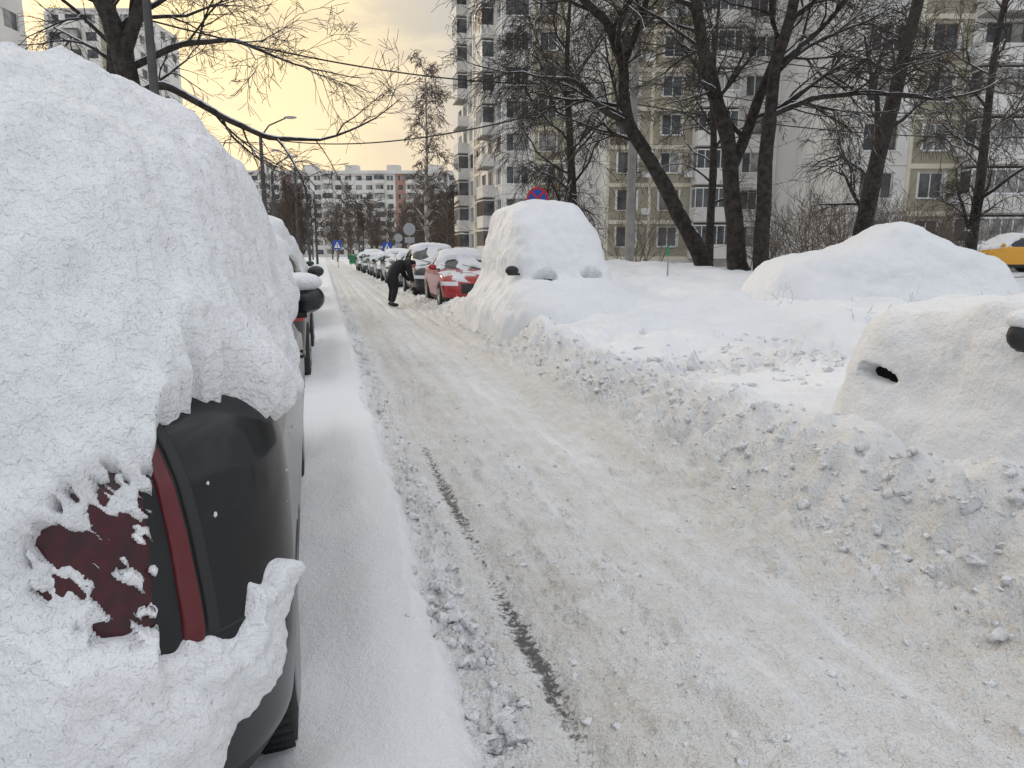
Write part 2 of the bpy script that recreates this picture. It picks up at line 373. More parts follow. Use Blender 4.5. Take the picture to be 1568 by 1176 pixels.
def make_car(name,loc,rz,tbl,paint,snow='thin',scale=(1,1,1),thick=.25,seed=0,front_snow=0.,openings=(),skirt=.5,skirt_h=.9,sm=40,counts=(34,18,100),NPs=130,bare=None,mirror_dz=.06,hood=1.,mirror_out=.16,cap=True,msides=(-1,1)):
    T=[(z*scale[2],hw*scale[0],yr*scale[1],yf*scale[1]) for z,hw,yr,yf in tbl]
    e=empty(name,loc,rz)
    heavy=snow=='heavy'
    S,N,L=car_surface(T)
    NP,NC=S.shape[:2];F=gridfaces(NP,NC,True)
    C=S.reshape(-1,3)[F].mean(1)
    beltz=T[6][0]+.03;roofz=T[-4][0]-.03;H=T[-1][0]
    hwat=np.interp(C[:,2],L[:,0],L[:,1]);yrat=np.interp(C[:,2],L[:,0],L[:,2]);yfat=np.interp(C[:,2],L[:,0],L[:,3])
    mi=np.zeros(len(F),int)
    up=(C[:,2]>beltz)&(C[:,2]<roofz)
    side=np.abs(C[:,0])>hwat-.06
    ymid=(T[6][2]+T[6][3])/2
    gs_=up&side&(np.abs(C[:,1]-ymid)>.05)&(C[:,1]<yfat-.22)&(C[:,1]>yrat+.22)
    gf=up&(~side)&(np.abs(C[:,0])<hwat-.09)
    mi[gs_|gf]=1
    mi[C[:,2]<.33*scale[2]]=2
    z5=.6*scale[2]
    fr=C[:,1]>yfat-.12
    mi[fr&(np.abs(C[:,0])<.42)&(C[:,2]>z5-.18)&(C[:,2]<z5+.08)]=2
    mi[(C[:,1]>yfat-.42)&(np.abs(C[:,0])>.5)&(C[:,2]>z5+.0)&(C[:,2]<z5+.15)]=3
    mi[(C[:,1]<yrat+.35)&(np.abs(C[:,0])>.55)&(C[:,2]>z5+.12)&(C[:,2]<z5+.36)]=4
    R=.33*scale[2]
    wy=(T[3][3]-.85,T[3][2]+.85)
    for w in wy:
        dd=np.sqrt((C[:,1]-w)**2+(C[:,2]-R)**2)
        mi[(dd<R+.05)&(np.abs(C[:,0])>.7*hwat)]=2
    build('body',S.reshape(-1,3),F,[paint,M_dark if heavy else M_glass,M_plastic,M_dark if heavy else M_lamp,M_redlens],mi,parent=e)
    hwm=T[3][1]
    mb=MB()
    for w in wy:
        for sx in (-1,1):
            x0=sx*(hwm-.2);x1=sx*(hwm+.012);x2=sx*(hwm+.016)
            mb.tube([(x0,w,R),(x0+sx*.03,w,R),(x1-sx*.03,w,R),(x1,w,R)],[R*.9,R,R,R*.93],22,0)
            mb.tube([(x1,w,R),(x2,w,R)],[R*.62,R*.58],18,1)
            for k in range(5):
                t=k*1.2566
                mb.box((x2+sx*.004,w+math.cos(t)*R*.33,R+math.sin(t)*R*.33),(.012,R*.5,.045),1,mtx=Matrix.Rotation(t,3,'X'))
    mb.obj('wheels',[M_tyre,M_rim],e,True)
    mb=MB();my=T[6][3]-.18
    for sx in msides:
        ox=mirror_out if heavy else .10
        mb.ball((sx*(hwm+ox),my,beltz+mirror_dz),(.12,.07,.085),0)
        mb.box((sx*(hwm+.02),my,beltz+mirror_dz-.06),(.16+ox,.05,.04),1)
    mb.obj('mirrors',[paint if not heavy else M_plastic,M_plastic],e,True)
    if heavy and cap:
        mb=MB()
        for sx in msides: mb.ball((sx*(hwm+mirror_out-.03),my,beltz+mirror_dz+.075),(.15,.11,.06),0)
        mb.obj('mirror_snow',[M_snow],e,True)
    mb=MB();mb.box((0,T[2][3]-.0,z5-.2),(.5,.02,.11),0);mb.obj('number_plate',[M_white],e)
    mb=MB();wz=T[6][0]+.03;wyf=T[6][3]
    for x in (-.35,.25):
        mb.tube([(x,wyf+.04,wz),(x+.5,wyf-.09,wz+.12)],[.012,.008],5,0)
    mb.obj('wipers',[M_plastic],e)
    o=seed*13.7
    if not heavy:
        S,N,L=car_surface(T,counts=(24,14,90),NP=90)
        nz=N[...,2];x,y,z=S[...,0],S[...,1],S[...,2]
        nn=fbm(x*2+o,y*2,z*2,3)
        tu=thick*ss(.30,.85,nz+.25*nn)*(1+.25*nn)
        tn=-.035+.05*ss(.35,.7,nz+.25*nn)+.02*pn(x*9+o,y*9,z*9)
        if bare:
            bm_=(y>bare[0])&(y<bare[1])
            pk=ss(-.1,.25,pn(x*3+o,y*3,z*3))
            tu=np.where(bm_,tu*.25*pk,tu)
            tn=np.where(bm_,np.where(pk>.45,tn,-.04),tn)
        tn=np.where(z<.4,-.03,tn)
        P=S+N*tn[...,None];P[...,2]+=tu
    else:
        S,N,L=car_surface(T,counts=counts,NP=NPs,smoothk=14)
        nz=N[...,2];x,y,z=S[...,0],S[...,1],S[...,2]
        P=S+N*(.06+front_snow);P[...,2]+=thick*ss(.05,.9,nz)*np.where(z<beltz+.1,hood,1.)
        hn=N[...,:2]/(np.linalg.norm(N[...,:2],axis=2)[...,None]+1e-3)
        P[...,:2]+=hn*(skirt*(ss(skirt_h,0.1,z))**1.4)[...,None]
        P[...,2]-=.75*ss(.5,.2,z)
        P=relax(P,sm)
        N2_=normals(P);px,py,pz=P[...,0],P[...,1],P[...,2]
        t=.06*fbm(px*1.3+o,py*1.3,pz*1.3,3)+.016*fbm(px*5+o,py*5,pz*5,3)+.009*turb(px*12+o,py*9,pz*6,3)
        P=P+N2_*t[...,None]
        for (ox,oy,oz,rx,ry,rz_) in openings:
            m=np.exp(-(((x-ox)/rx)**2+((y-oy)/ry)**2+((z-oz)/rz_)**2)*1.2)+.25*pn(x*9,y*9,z*9)
            m=ss(.35,.6,m)[...,None]
            P=P*(1-m)+(S-N*.16)*m
    build('snow_cover',P.reshape(-1,3),gridfaces(P.shape[0],P.shape[1],True),[M_snow],parent=e)
    return e
def paint(name,c,metal=.3): return mat(name,c,.3,metal,coat=.5)
P_black=paint('paint_black',(.02,.022,.025));P_red=paint('paint_red',(.38,.022,.02),.1);P_dred=paint('paint_dark_red',(.16,.012,.02),.1);P_grey=paint('paint_grey',(.14,.15,.16));P_silver=paint('paint_silver',(.38,.39,.4));P_green=paint('paint_dark_green',(.03,.07,.06));P_taxi=mat('paint_taxi_yellow',(.75,.36,.02),.35,0,coat=.4)
make_car('snow_covered_van',(4.10,12.95,.10),math.pi,VAN,M_dark,'heavy',(1.0,1.0,1.05),.38,1,.0,
   openings=((-.42,1.13,.95,.22,.18,.085),(.40,1.13,.95,.24,.18,.085)),skirt=.42,skirt_h=1.3,sm=26,mirror_dz=.27,hood=.2,mirror_out=.05,cap=False,msides=(1,))
make_car('snow_covered_car',(4.35,1.95,.14),math.radians(2),SEDAN,M_dark,'heavy',(1.,1.,1.04),.16,2,.02,
   openings=((-.86,1.70,.70,.10,.15,.05),),skirt=.35,skirt_h=.8,sm=60,counts=(60,34,170),NPs=220,mirror_dz=.02,mirror_out=.12)
make_car('snow_covered_car',(9.75,10.95,.20),math.radians(75),SEDAN,P_silver,'heavy',(1.,.80,.98),.34,3,.05,skirt=.75,skirt_h=1.4,sm=100,mirror_out=-.1)
R_=math.pi
make_car('parked_car',(3.90,20.6,.05),R_,SEDAN,P_red,'thin',(1,.93,1.08),.09,4,.0,bare=(.35,3))
make_car('parked_suv',(3.85,26.1,.05),R_,SUV,P_black,'thin',(1,1,1.08),.08,5,.0,bare=(.2,3))
make_car('parked_car',(3.85,31.8,.05),R_,SEDAN,P_grey,'thin',(1,1,1.05),.10,6,.0,bare=(.2,3))
make_car('parked_car',(3.85,37.6,.05),R_,SUV,P_green,'thin',(1,1,.98),.10,7,.0,bare=(.3,3))
make_car('parked_car',(3.8,43.6,.05),R_,SEDAN,P_black,'thin',(1,1,1),.12,8,.0,bare=(.3,3))
make_car('parked_car',(3.8,49.6,.05),R_,SEDAN,P_grey,'thin',(1,1,1),.12,9,.0,bare=(.3,3))
make_car('parked_car',(3.7,56,.05),R_,SUV,P_green,'thin',(1,1,1),.10,10,.0,bare=(.3,3))
make_car('parked_car',(3.6,63,.05),R_,SEDAN,P_black,'thin',(1,1,1),.12,11,.0,bare=(.3,3))
make_car('parked_suv',(6.1,24.2,.1),R_-.25,SUV,P_dred,'thin',(1,.95,1.12),.06,17,.0,bare=(.3,3))
make_car('parked_suv',(-1.13,10.2,.08),0,SUV,P_black,'thin',(.98,1,1.06),.22,12)
make_car('parked_car',(-1.25,16.2,.08),0,SEDAN,P_grey,'thin',(1,1,1.05),.25,13)
make_car('parked_car',(-1.45,22.6,.08),0,SUV,P_green,'thin',(1,1,1),.2,14)
make_car('parked_car',(-1.6,29,.08),0,SEDAN,P_grey,'thin',(1,1,1),.2,15)
make_car('taxi',W(21.3,31,.72),-YAW+math.pi/2,SEDAN,P_taxi,'thin',(1,1,1.1),.08,16)
# ------------------------------------------------------------ near-left SUV
NT=[(.26,.84,1.50,5.75),(.42,.90,1.38,5.88),(.62,.92,1.35,5.92),(.74,.925,1.36,5.9),(.84,.925,1.40,5.86),(1.0,.92,1.44,5.7),(1.1,.91,1.47,4.95),(1.2,.88,1.52,4.7),(1.45,.74,1.78,4.3),(1.60,.60,2.0,3.9),(1.69,.42,2.25,3.65),(1.73,.22,2.5,3.3),(1.735,.01,2.75,2.95)]
near=empty('snowy_parked_suv',(-1.0,0,.02),math.radians(1.1))
cnt=(110,70,260)
r0f=lambda z: .40+.22*ss(1.15,1.5,z)
S,N,L=car_surface(NT,r0=r0f,bow=.05,counts=cnt,NP=200,smoothk=4)
NP,NC=S.shape[:2];F=gridfaces(NP,NC,True)
C=S.reshape(-1,3)[F].mean(1)
hwat=np.interp(C[:,2],L[:,0],L[:,1]);yrat=np.interp(C[:,2],L[:,0],L[:,2]);yfat=np.interp(C[:,2],L[:,0],L[:,3])
mi=np.zeros(len(F),int)
up=(C[:,2]>1.22)&(C[:,2]<1.6);side=np.abs(C[:,0])>hwat-.05
mi[up&side&(C[:,1]>yrat+.55)&(C[:,1]<yfat-.2)&(np.abs(C[:,1]-3.3)>.05)&(np.abs(C[:,1]-2.45)>.04)]=1
mi[up&(~side)&(np.abs(C[:,0])<hwat-.15)]=1
mi[C[:,2]<.40]=2
for wy in (2.22,4.95):
    mi[(np.sqrt((C[:,1]-wy)**2+(C[:,2]-.36)**2)<.41)&(np.abs(C[:,0])>.75)]=2
build('body',S.reshape(-1,3),F,[M_blackpaint,M_glass,M_plastic],mi,parent=near)
zl=S[:,0,2]
def surf(c,z,off):
    l=np.interp(z,zl,np.arange(NP));c=np.asarray(c,float)
    l0=np.clip(l.astype(int),0,NP-2);c0=np.floor(c).astype(int);fl=(l-l0)[...,None];fc=(c-c0)[...,None]
    def g(A): return (A[l0,c0]*(1-fl)*(1-fc)+A[l0+1,c0]*fl*(1-fc)+A[l0,c0+1]*(1-fl)*fc+A[l0+1,c0+1]*fl*fc)
    return g(S)+g(N)*off[...,None] if hasattr(off,'shape') else g(S)+g(N)*off
def patch(name,m,left,right,nz_=40,nx_=40,z0=.8,z1=1.24,off=.010,taper=.5,par=near):
    b=np.linspace(0,1,nz_)[:,None];a=np.linspace(0,1,nx_)[None]
    zz=z0+(z1-z0)*b
    cl=left(b);cr_=right(b);c=cl+(cr_-cl)*a
    edge=np.minimum(np.minimum(a,1-a),np.minimum(b,1-b))
    o=off*np.clip(edge*12,0,1)**.5-.004*(edge<=0)
    zz=zz+0*a
    if taper:
        tip=(1-a)**1.0
        zz=zz*(1-tip*taper)+(1.02)*tip*taper
    P=surf(c,zz,o)
    build(name,P.reshape(-1,3),gridfaces(nz_,nx_),[m],parent=par)
patch('tail_light',M_red,lambda b:62+0*b,lambda b:126+4*b*0,z0=.80,z1=1.20,taper=.72)
patch('tail_light_strip',M_redbright,lambda b:126.5+5*(1-b)+0*b,lambda b:130.5+6*(1-b)-1*b,z0=.77,z1=1.27,taper=0,nx_=14,off=.014)
patch('light_seal',M_plastic,lambda b:131+6*(1-b)-1*b,lambda b:134.5+6*(1-b)-1*b,z0=.77,z1=1.28,taper=0,nx_=8,off=.008)
patch('bumper_seam',M_plastic,lambda b:136+0*b,lambda b:205+0*b,z0=.775,z1=.783,taper=0,nx_=60,nz_=6,off=.003)
mb=MB()
for wy in (2.22,4.95):
    for sx in (-1,1):
        x1=sx*.895;R=.35
        mb.tube([(x1-sx*.24,wy,R),(x1-sx*.03,wy,R),(x1,wy,R)],[R,R,R*.93],40,0);mb.tube([(x1,wy,R),(x1+sx*.006,wy,R)],[R*.64,R*.6],24,1)
        for k in range(60):
            t=k*2*math.pi/60
            mb.box((x1-sx*.05,wy+math.cos(t)*R,R+math.sin(t)*R),(.09,.016,.014),0,mtx=Matrix.Rotation(t,3,'X'))
mb.obj('wheels',[M_tyre,M_rim],near,True)
mb=MB()
for sx in (-1,1):
    mb.ball((sx*.965,4.50,1.30),(.115,.10,.09),0,22,14);mb.box((sx*.90,4.50,1.21),(.14,.07,.05),1);mb.box((sx*.965,4.405,1.30),(.16,.01,.11),2)
mb.obj('mirrors',[M_blackpaint,M_plastic,M_glass],near,True)
mb=MB()
for sx in (-1,1): mb.ball((sx*.94,4.48,1.40),(.13,.12,.06),0,16,8)
mb.obj('mirror_snow',[M_snow],near,True)
mb=MB();mb.tube([(.93,3.0,1.02),(.945,3.03,1.02),(.945,3.2,1.02),(.93,3.23,1.02)],[.010]*4,8,0);mb.tube([(.93,3.95,1.02),(.945,3.98,1.02),(.945,4.15,1.02),(.93,4.18,1.02)],[.010]*4,8,0)
mb.obj('door_handles',[M_blackpaint],near,True)
cnt2=(240,160,300)
S2,N2,L2=car_surface(NT,r0=r0f,bow=.05,counts=cnt2,NP=360,smoothk=7)
x,y,z=S2[...,0].copy(),S2[...,1].copy(),S2[...,2].copy();nz=N2[...,2]
base=.065
bulge=.05*np.exp(-((z-1.28)/.10)**2)*ss(.95,.5,x)
Pb=S2+N2*(base+bulge)[...,None];Pb[...,2]+=.37*ss(.05,.95,nz)*ss(1.2,1.5,z)
Pb=relax(Pb,70);Nb=normals(Pb)
A=fbm(x*2.2,y*2.2,z*2.2,3);Bn=fbm(x*6,y*6,z*6+3,3)
# crumbly crust: small slanted ripples left by the wind
ux=x*.75+z*.65;uz=z*.75-x*.65
Cn=fbm(ux*34,y*20,uz*13,3);Tn=turb(x*7+z*5,y*6,z*5-x*3,4);Fn=turb(ux*26,y*15,uz*11,3)
Ln=np.clip(fbm(x*4,y*4,z*4+9,2),-.2,1)
t=.036*A+.020*Bn+.008*Cn+.013*Tn+.010*Fn+.028*Ln
yy=y*1.0
lim=1.24-.085*ss(1.58,1.9,yy)+.09*ss(2.5,3.6,yy)+.055*pn(yy*4+x*3,1.3)+.045*pn(yy*11+x*8,5.3)+.028*pn(yy*27+x*20,z*6.)
pres_side=ss(-.012,.022,z-lim)
hem=.030*np.exp(-((z-lim-.05)/.05)**2)
yl=np.interp(z,[.25,.45,.62,.74,.82,.95],[1.40,1.45,1.57,1.66,1.68,1.58])+.04*pn(z*7,3.+x)+.03*pn(z*17,y*17,1.)
top=.78+.10*ss(1.50,1.66,y)+.05*pn(y*9+x*6,2.2)+.03*pn(y*21+x*15,z*5)
pres_b=ss(-.008,.02,yl-y)*ss(-.008,.02,top-z)
edgefade=np.minimum(ss(-.01,.22,yl-y),ss(-.01,.12,top-z))
tb=t*.8-.055*(1-edgefade)
dxl=(x-.63)/.15;dzl=(z-.98)/.14
lampm=np.exp(-(np.abs(dxl)**2.2+np.abs(dzl)**2.2))
pt=fbm(ux*36,y*8,uz*14,3)
near_strip=ss(.60,.66,x)*ss(1.12,.95,z)*ss(.80,.86,z)
pres_l=1-ss(.22,.45,lampm+.15*pn(x*20,z*20,2.))*ss(-.04,.10,-pt-.10+.20*(lampm-.5)+.35*near_strip)
thin=ss(.08,.55,lampm)
t_rear=t-thin*.052+thin*.02*pt
w=ss(.655,.675,x+.012*pn(z*25,3.))
pres_corner=np.clip(pres_side+pres_b,0,1)
pres=np.where(x>0,pres_l*(1-w)+pres_corner*w,1.0)
t_r=t_rear*(1-w)+np.where(z>1.05,t+hem-.045*(1-ss(0,.10,z-lim)),tb)*w
t2=np.where(x>0,t_r,t)
pres=np.where((x<=0)&(y>1.9)&(z<1.15),0,pres)
P=Pb+Nb*t2[...,None]
U=S2-N2*.03
cr=clods(np.where(y>1.8,y,x+y),z,.08,.003,.012,.40,3)
U=np.where(((cr>.002)&(z>.88)&(x>.66))[...,None],S2+N2*(cr*.6)[...,None],U)
P=P*pres[...,None]+U*(1-pres[...,None])
build('snow_cover',P.reshape(-1,3),gridfaces(S2.shape[0],S2.shape[1],True),[M_snow],parent=near)
# ------------------------------------------------------------ trees
def unit(v):
    l=math.sqrt(v[0]**2+v[1]**2+v[2]**2) or 1e-6;return (v[0]/l,v[1]/l,v[2]/l)
def rdir(d,ang,rnd):
    a=(rnd.gauss(0,1),rnd.gauss(0,1),rnd.gauss(0,1));k=a[0]*d[0]+a[1]*d[1]+a[2]*d[2]
    a=unit((a[0]-k*d[0],a[1]-k*d[1],a[2]-k*d[2]));c,s=math.cos(ang),math.sin(ang)
    return (d[0]*c+a[0]*s,d[1]*c+a[1]*s,d[2]*c+a[2]*s)
def grow(mb,p,d,length,r,lev,rnd,droop,kids,maxl,rmin=.006):
    n=(7,6,5,4,3)[min(lev,4)];pts=[p];rad=[r];dirs=[d];step=length/n
    jt=(.21,.21,.19,.15,.12)[min(lev,4)]
    for i in range(n):
        g=droop[min(lev,len(droop)-1)]
        d=unit((d[0]+rnd.gauss(0,jt),d[1]+rnd.gauss(0,jt),d[2]+rnd.gauss(0,jt*.8)+g*.25))
        p=(p[0]+d[0]*step,p[1]+d[1]*step,p[2]+d[2]*step);pts.append(p);dirs.append(d);rad.append(max(r*(1-.75*(i+1)/n),rmin))
    mb.tube(pts,rad,(8,6,5,3,3)[min(lev,4)],0 if lev<3 else 1,False)
    if lev<maxl:
        for k in range(kids[lev]):
            t=.15+.85*rnd.random()*n*.999/n;f=t*n;i=min(int(f),n-1);ff=f-i
            q=tuple(pts[i][c]*(1-ff)+pts[i+1][c]*ff for c in range(3))
            rr=rad[i]*(1-ff)+rad[i+1]*ff
            grow(mb,q,rdir(dirs[i],rnd.uniform(.4,.95),rnd),length*rnd.uniform(.40,.75)*(1.15-.5*t),rr*rnd.uniform(.5,.75),lev+1,rnd,droop,kids,maxl,rmin)
def tree(name,base,paths,seed,mats,droop=(.3,.1,-.2,-.5),kids=(0,6,6,5),maxl=4,limbs=12,limblen=3.5,low=.35,rmin=.006):
    rnd=random.Random(seed);mb=MB();bs,bd,bz=base
    for pi,path in enumerate(paths):
        pts=[];rad=[]
        for i in range(len(path)-1):
            a,b=path[i],path[i+1];n=5
            for k in range(n):
                f=k/n;w=math.sin(f*math.pi)*.04
                pts.append((a[0]+(b[0]-a[0])*f-bs+rnd.gauss(0,w),a[1]+(b[1]-a[1])*f-bd+rnd.gauss(0,w),a[2]+(b[2]-a[2])*f-bz));rad.append((a[3]+(b[3]-a[3])*f)*rnd.uniform(.95,1.06))
        e=path[-1];pts.append((e[0]-bs,e[1]-bd,e[2]-bz));rad.append(e[3])
        sp=[pts[0]]+[tuple((pts[i-1][c]+2*pts[i][c]+pts[i+1][c])/4 for c in range(3)) for i in range(1,len(pts)-1)]+[pts[-1]]
        if pi==0: rad[0]*=1.35;rad[1]*=1.1
        mb.tube(sp,rad,12,0,False)
        nl=limbs if pi==0 else max(3,int(limbs*.7))
        for k in range(nl):
            lo=low if pi==0 else .12
            f=(lo+(1-lo)*(k+rnd.random())/nl)*(len(sp)-1);i=min(int(f),len(sp)-2);ff=f-i
            q=tuple(sp[i][c]*(1-ff)+sp[i+1][c]*ff for c in range(3));dd=unit(tuple(sp[i+1][c]-sp[i][c] for c in range(3)))
            grow(mb,q,rdir(dd,rnd.uniform(.55,1.15),rnd),limblen*rnd.uniform(.6,1.15),rad[i]*rnd.uniform(.3,.5),1,rnd,droop,kids,maxl,rmin)
        grow(mb,sp[-1],unit(tuple(sp[-1][c]-sp[-3][c] for c in range(3))),limblen*.9,rad[-1],1,rnd,droop,kids,maxl,rmin)
    return mb.obj(name,mats,None,True,loc=W(bs,bd,bz),rot=(0,0,-YAW))
TM=[M_bark,M_twig]
K=(0,7,6,4)
DR=(.3,.15,-.2,-.5)
tree('bare_tree',(5.3,20,.9),[[(5.5,20,.9,.27),(5.05,20,1.9,.23),(4.04,20,3.64,.20),(3.1,20,5.0,.17),(2.97,20,6.5,.14),(2.5,19.8,7.5,.12),(1.5,19.5,8.3,.09),(.6,19.2,9.6,.05)],
   [(3.1,20,5.0,.10),(2.4,19.7,5.3,.08),(1.6,19.4,6.0,.06),(.7,19.2,6.0,.035)],[(2.97,20,6.5,.10),(3.6,20.3,8.2,.08),(3.7,20.5,10.5,.05)]],1,TM,limbs=11,limblen=2.9,kids=K,droop=DR)
tree('bare_tree',(6.0,19,.9),[[(6.05,19,.9,.30),(5.95,19,1.6,.25),(5.65,19,3.9,.21),(5.2,19,5.5,.17),(4.77,19,6.85,.15),(4.56,19,7.9,.13),(4.3,19,10.,.09),(4.2,19,12.5,.04)],
   [(5.68,19,3.7,.16),(6.13,19.1,4.83,.14),(6.6,19.2,6.1,.12),(7.16,19.3,7.75,.10),(7.6,19.4,10.5,.06)]],2,TM,limbs=11,limblen=3.0,kids=K,droop=DR)
tree('bare_tree',(6.4,18.4,.9),[[(6.4,18.4,.9,.22),(6.38,18.4,1.6,.19),(6.36,18.4,4.3,.17),(6.45,18.4,6.1,.14),(6.8,18.4,7.6,.12),(7.0,18.4,10,.08),(7.1,18.4,12,.04)],
   [(6.38,18.4,4.9,.08),(7.3,18.2,5.3,.07),(8.6,18.0,5.4,.06),(10.0,17.8,5.2,.04)],[(6.45,18.4,6.0,.09),(7.6,18.6,7.0,.07),(8.8,18.6,8.5,.05)]],3,TM,limbs=9,limblen=2.8,kids=K,droop=DR)
tree('bare_tree',(11.6,24,.8),[[(11.45,24,.8,.34),(11.65,24,2.2,.28),(12.0,24,5.1,.24),(12.5,24,7.8,.20),(12.8,24,9.6,.17),(13.,24,12.5,.11),(13.2,24,15,.05)]],4,TM,limbs=17,limblen=3.8,low=.18,kids=K,droop=DR,rmin=.006)
tree('bare_tree',(16.5,26,.6),[[(16.5,26,.6,.2),(16.7,26,4,.16),(16.6,26,8,.11),(16.9,26,12,.05)]],5,TM,limbs=15,limblen=3.2,low=.12,kids=(0,7,6,5),rmin=.007)
tree('bare_tree',(2.6,30,.8),[[(2.6,30,.8,.2),(2.5,30,4,.17),(2.2,30,8,.12),(2.3,30,12,.05)]],6,TM,limbs=24,limblen=3.6,low=.12,kids=(0,8,6,5),droop=(.3,.0,-.6,-1.3),rmin=.008)
tree('bare_tree',(9.0,33,.8),[[(9,33,.8,.22),(9.1,33,5,.17),(8.8,33,9,.12),(9,33,13,.05)]],7,TM,limbs=14,limblen=3.4,low=.2,kids=(0,7,6,4),rmin=.008)
tree('bare_tree',(-7.4,15,.4),[[(-7.4,15,.4,.30),(-7.5,15,3,.25),(-7.62,15,4.6,.22),(-7.85,15,5.8,.19),(-8.2,15,6.8,.15),(-8.6,15,8.5,.09),(-8.8,15,10.5,.04)],
  [(-7.65,15,4.7,.10),(-6.9,14.9,4.9,.085),(-5.9,15,4.3,.07),(-5.0,15.2,3.9,.055),(-4.0,15.4,3.9,.03)],
  [(-7.75,15,5.4,.14),(-7.2,15,6.6,.12),(-6.7,15.2,8.0,.08),(-6.3,15.2,10,.04)],
  [(-7.7,15,5.2,.08),(-6.6,15.1,5.7,.06),(-5.6,15.2,5.8,.045),(-4.8,15.3,5.5,.025)]],8,TM,limbs=9,limblen=2.4,low=.5,kids=(0,6,5,3),maxl=4,droop=(.3,.15,.0,-.2),rmin=.005)
tree('bare_tree',(-13,24,.4),[[(-13,24,.4,.28),(-13,24,5,.22),(-12.6,24,9,.14),(-12.4,24,13,.05)]],9,TM,limbs=14,limblen=3.8,low=.25,kids=(0,7,6,4))
tree('birch_tree',(-7.6,65,.2),[[(-7.6,65,.2,.22),(-7.7,65,6,.17),(-7.5,65,12,.10),(-7.5,65,16.2,.04)]],10,[M_birch,M_brush],limbs=30,limblen=2.5,low=.15,kids=(0,6,5,3),droop=(.3,.6,-.6,-1.2),rmin=.018)
def shrub(name,s,d,z,h,w,n,seed):
    rnd=random.Random(seed);mb=MB()
    for i in range(n):
        a=rnd.uniform(0,6.28);r=rnd.random()*w
        dr=unit((math.cos(a)*rnd.uniform(.1,.6),math.sin(a)*rnd.uniform(.1,.6),1))
        grow(mb,(math.cos(a)*r,math.sin(a)*r*.5,0),dr,h*rnd.uniform(.6,1.1),.02,2,rnd,(.2,.2,.3,.1),(0,0,5,4),4,.007)
    return mb.obj(name,[M_brush,M_brush],None,True,loc=W(s,d,z),rot=(0,0,-YAW))
for i,(s,d,h,w,n) in enumerate([(9.5,25,2.6,1.2,16),(12.5,29,3.4,1.8,22),(15.5,33,3.6,2.2,26),(19,36,3.6,2.6,28),(23,37,3.2,2.4,26),(27,36,3.4,2.4,26),(6,40,4,2.6,26),(2.5,44,5,2.6,26),(11.5,21.5,1.8,.6,12),(18,30,2.4,1.0,14)]):
    shrub('bare_shrub',s,d,.5,h,w,n,40+i)
def thicket(name,items,seed):
    rnd=random.Random(seed);mb=MB()
    for (s,d,h) in items:
        mb.tube([(s,d,0),(s+.1,d,h*.5),(s,d,h*.92)],[.16,.11,.05],5,0,False)
        for k in range(18):
            f=.12+.85*rnd.random()
            grow(mb,(s,d,h*f),rdir((0,0,1),rnd.uniform(.3,.9),rnd),h*rnd.uniform(.2,.4)*(1.2-.6*f),.07,2,rnd,(.2,.1,.1,.0),(0,0,7,4),4,.026)
    return mb.obj(name,[M_brush,M_brush],None,True,rot=(0,0,-YAW))
rt=random.Random(77)
items=[]
for i in range(40):
    d=rt.uniform(105,190);u=rt.uniform(425,710);items.append(((u-784)/1099*d,d,rt.uniform(8,13)*(.75+d/500)))
for i in range(16):
    d=rt.uniform(75,120);u=rt.choice([rt.uniform(620,705),rt.uniform(600,705),rt.uniform(425,470)]);items.append(((u-784)/1099*d,d,rt.uniform(7,10)))
thicket('distant_bare_trees',items,3)
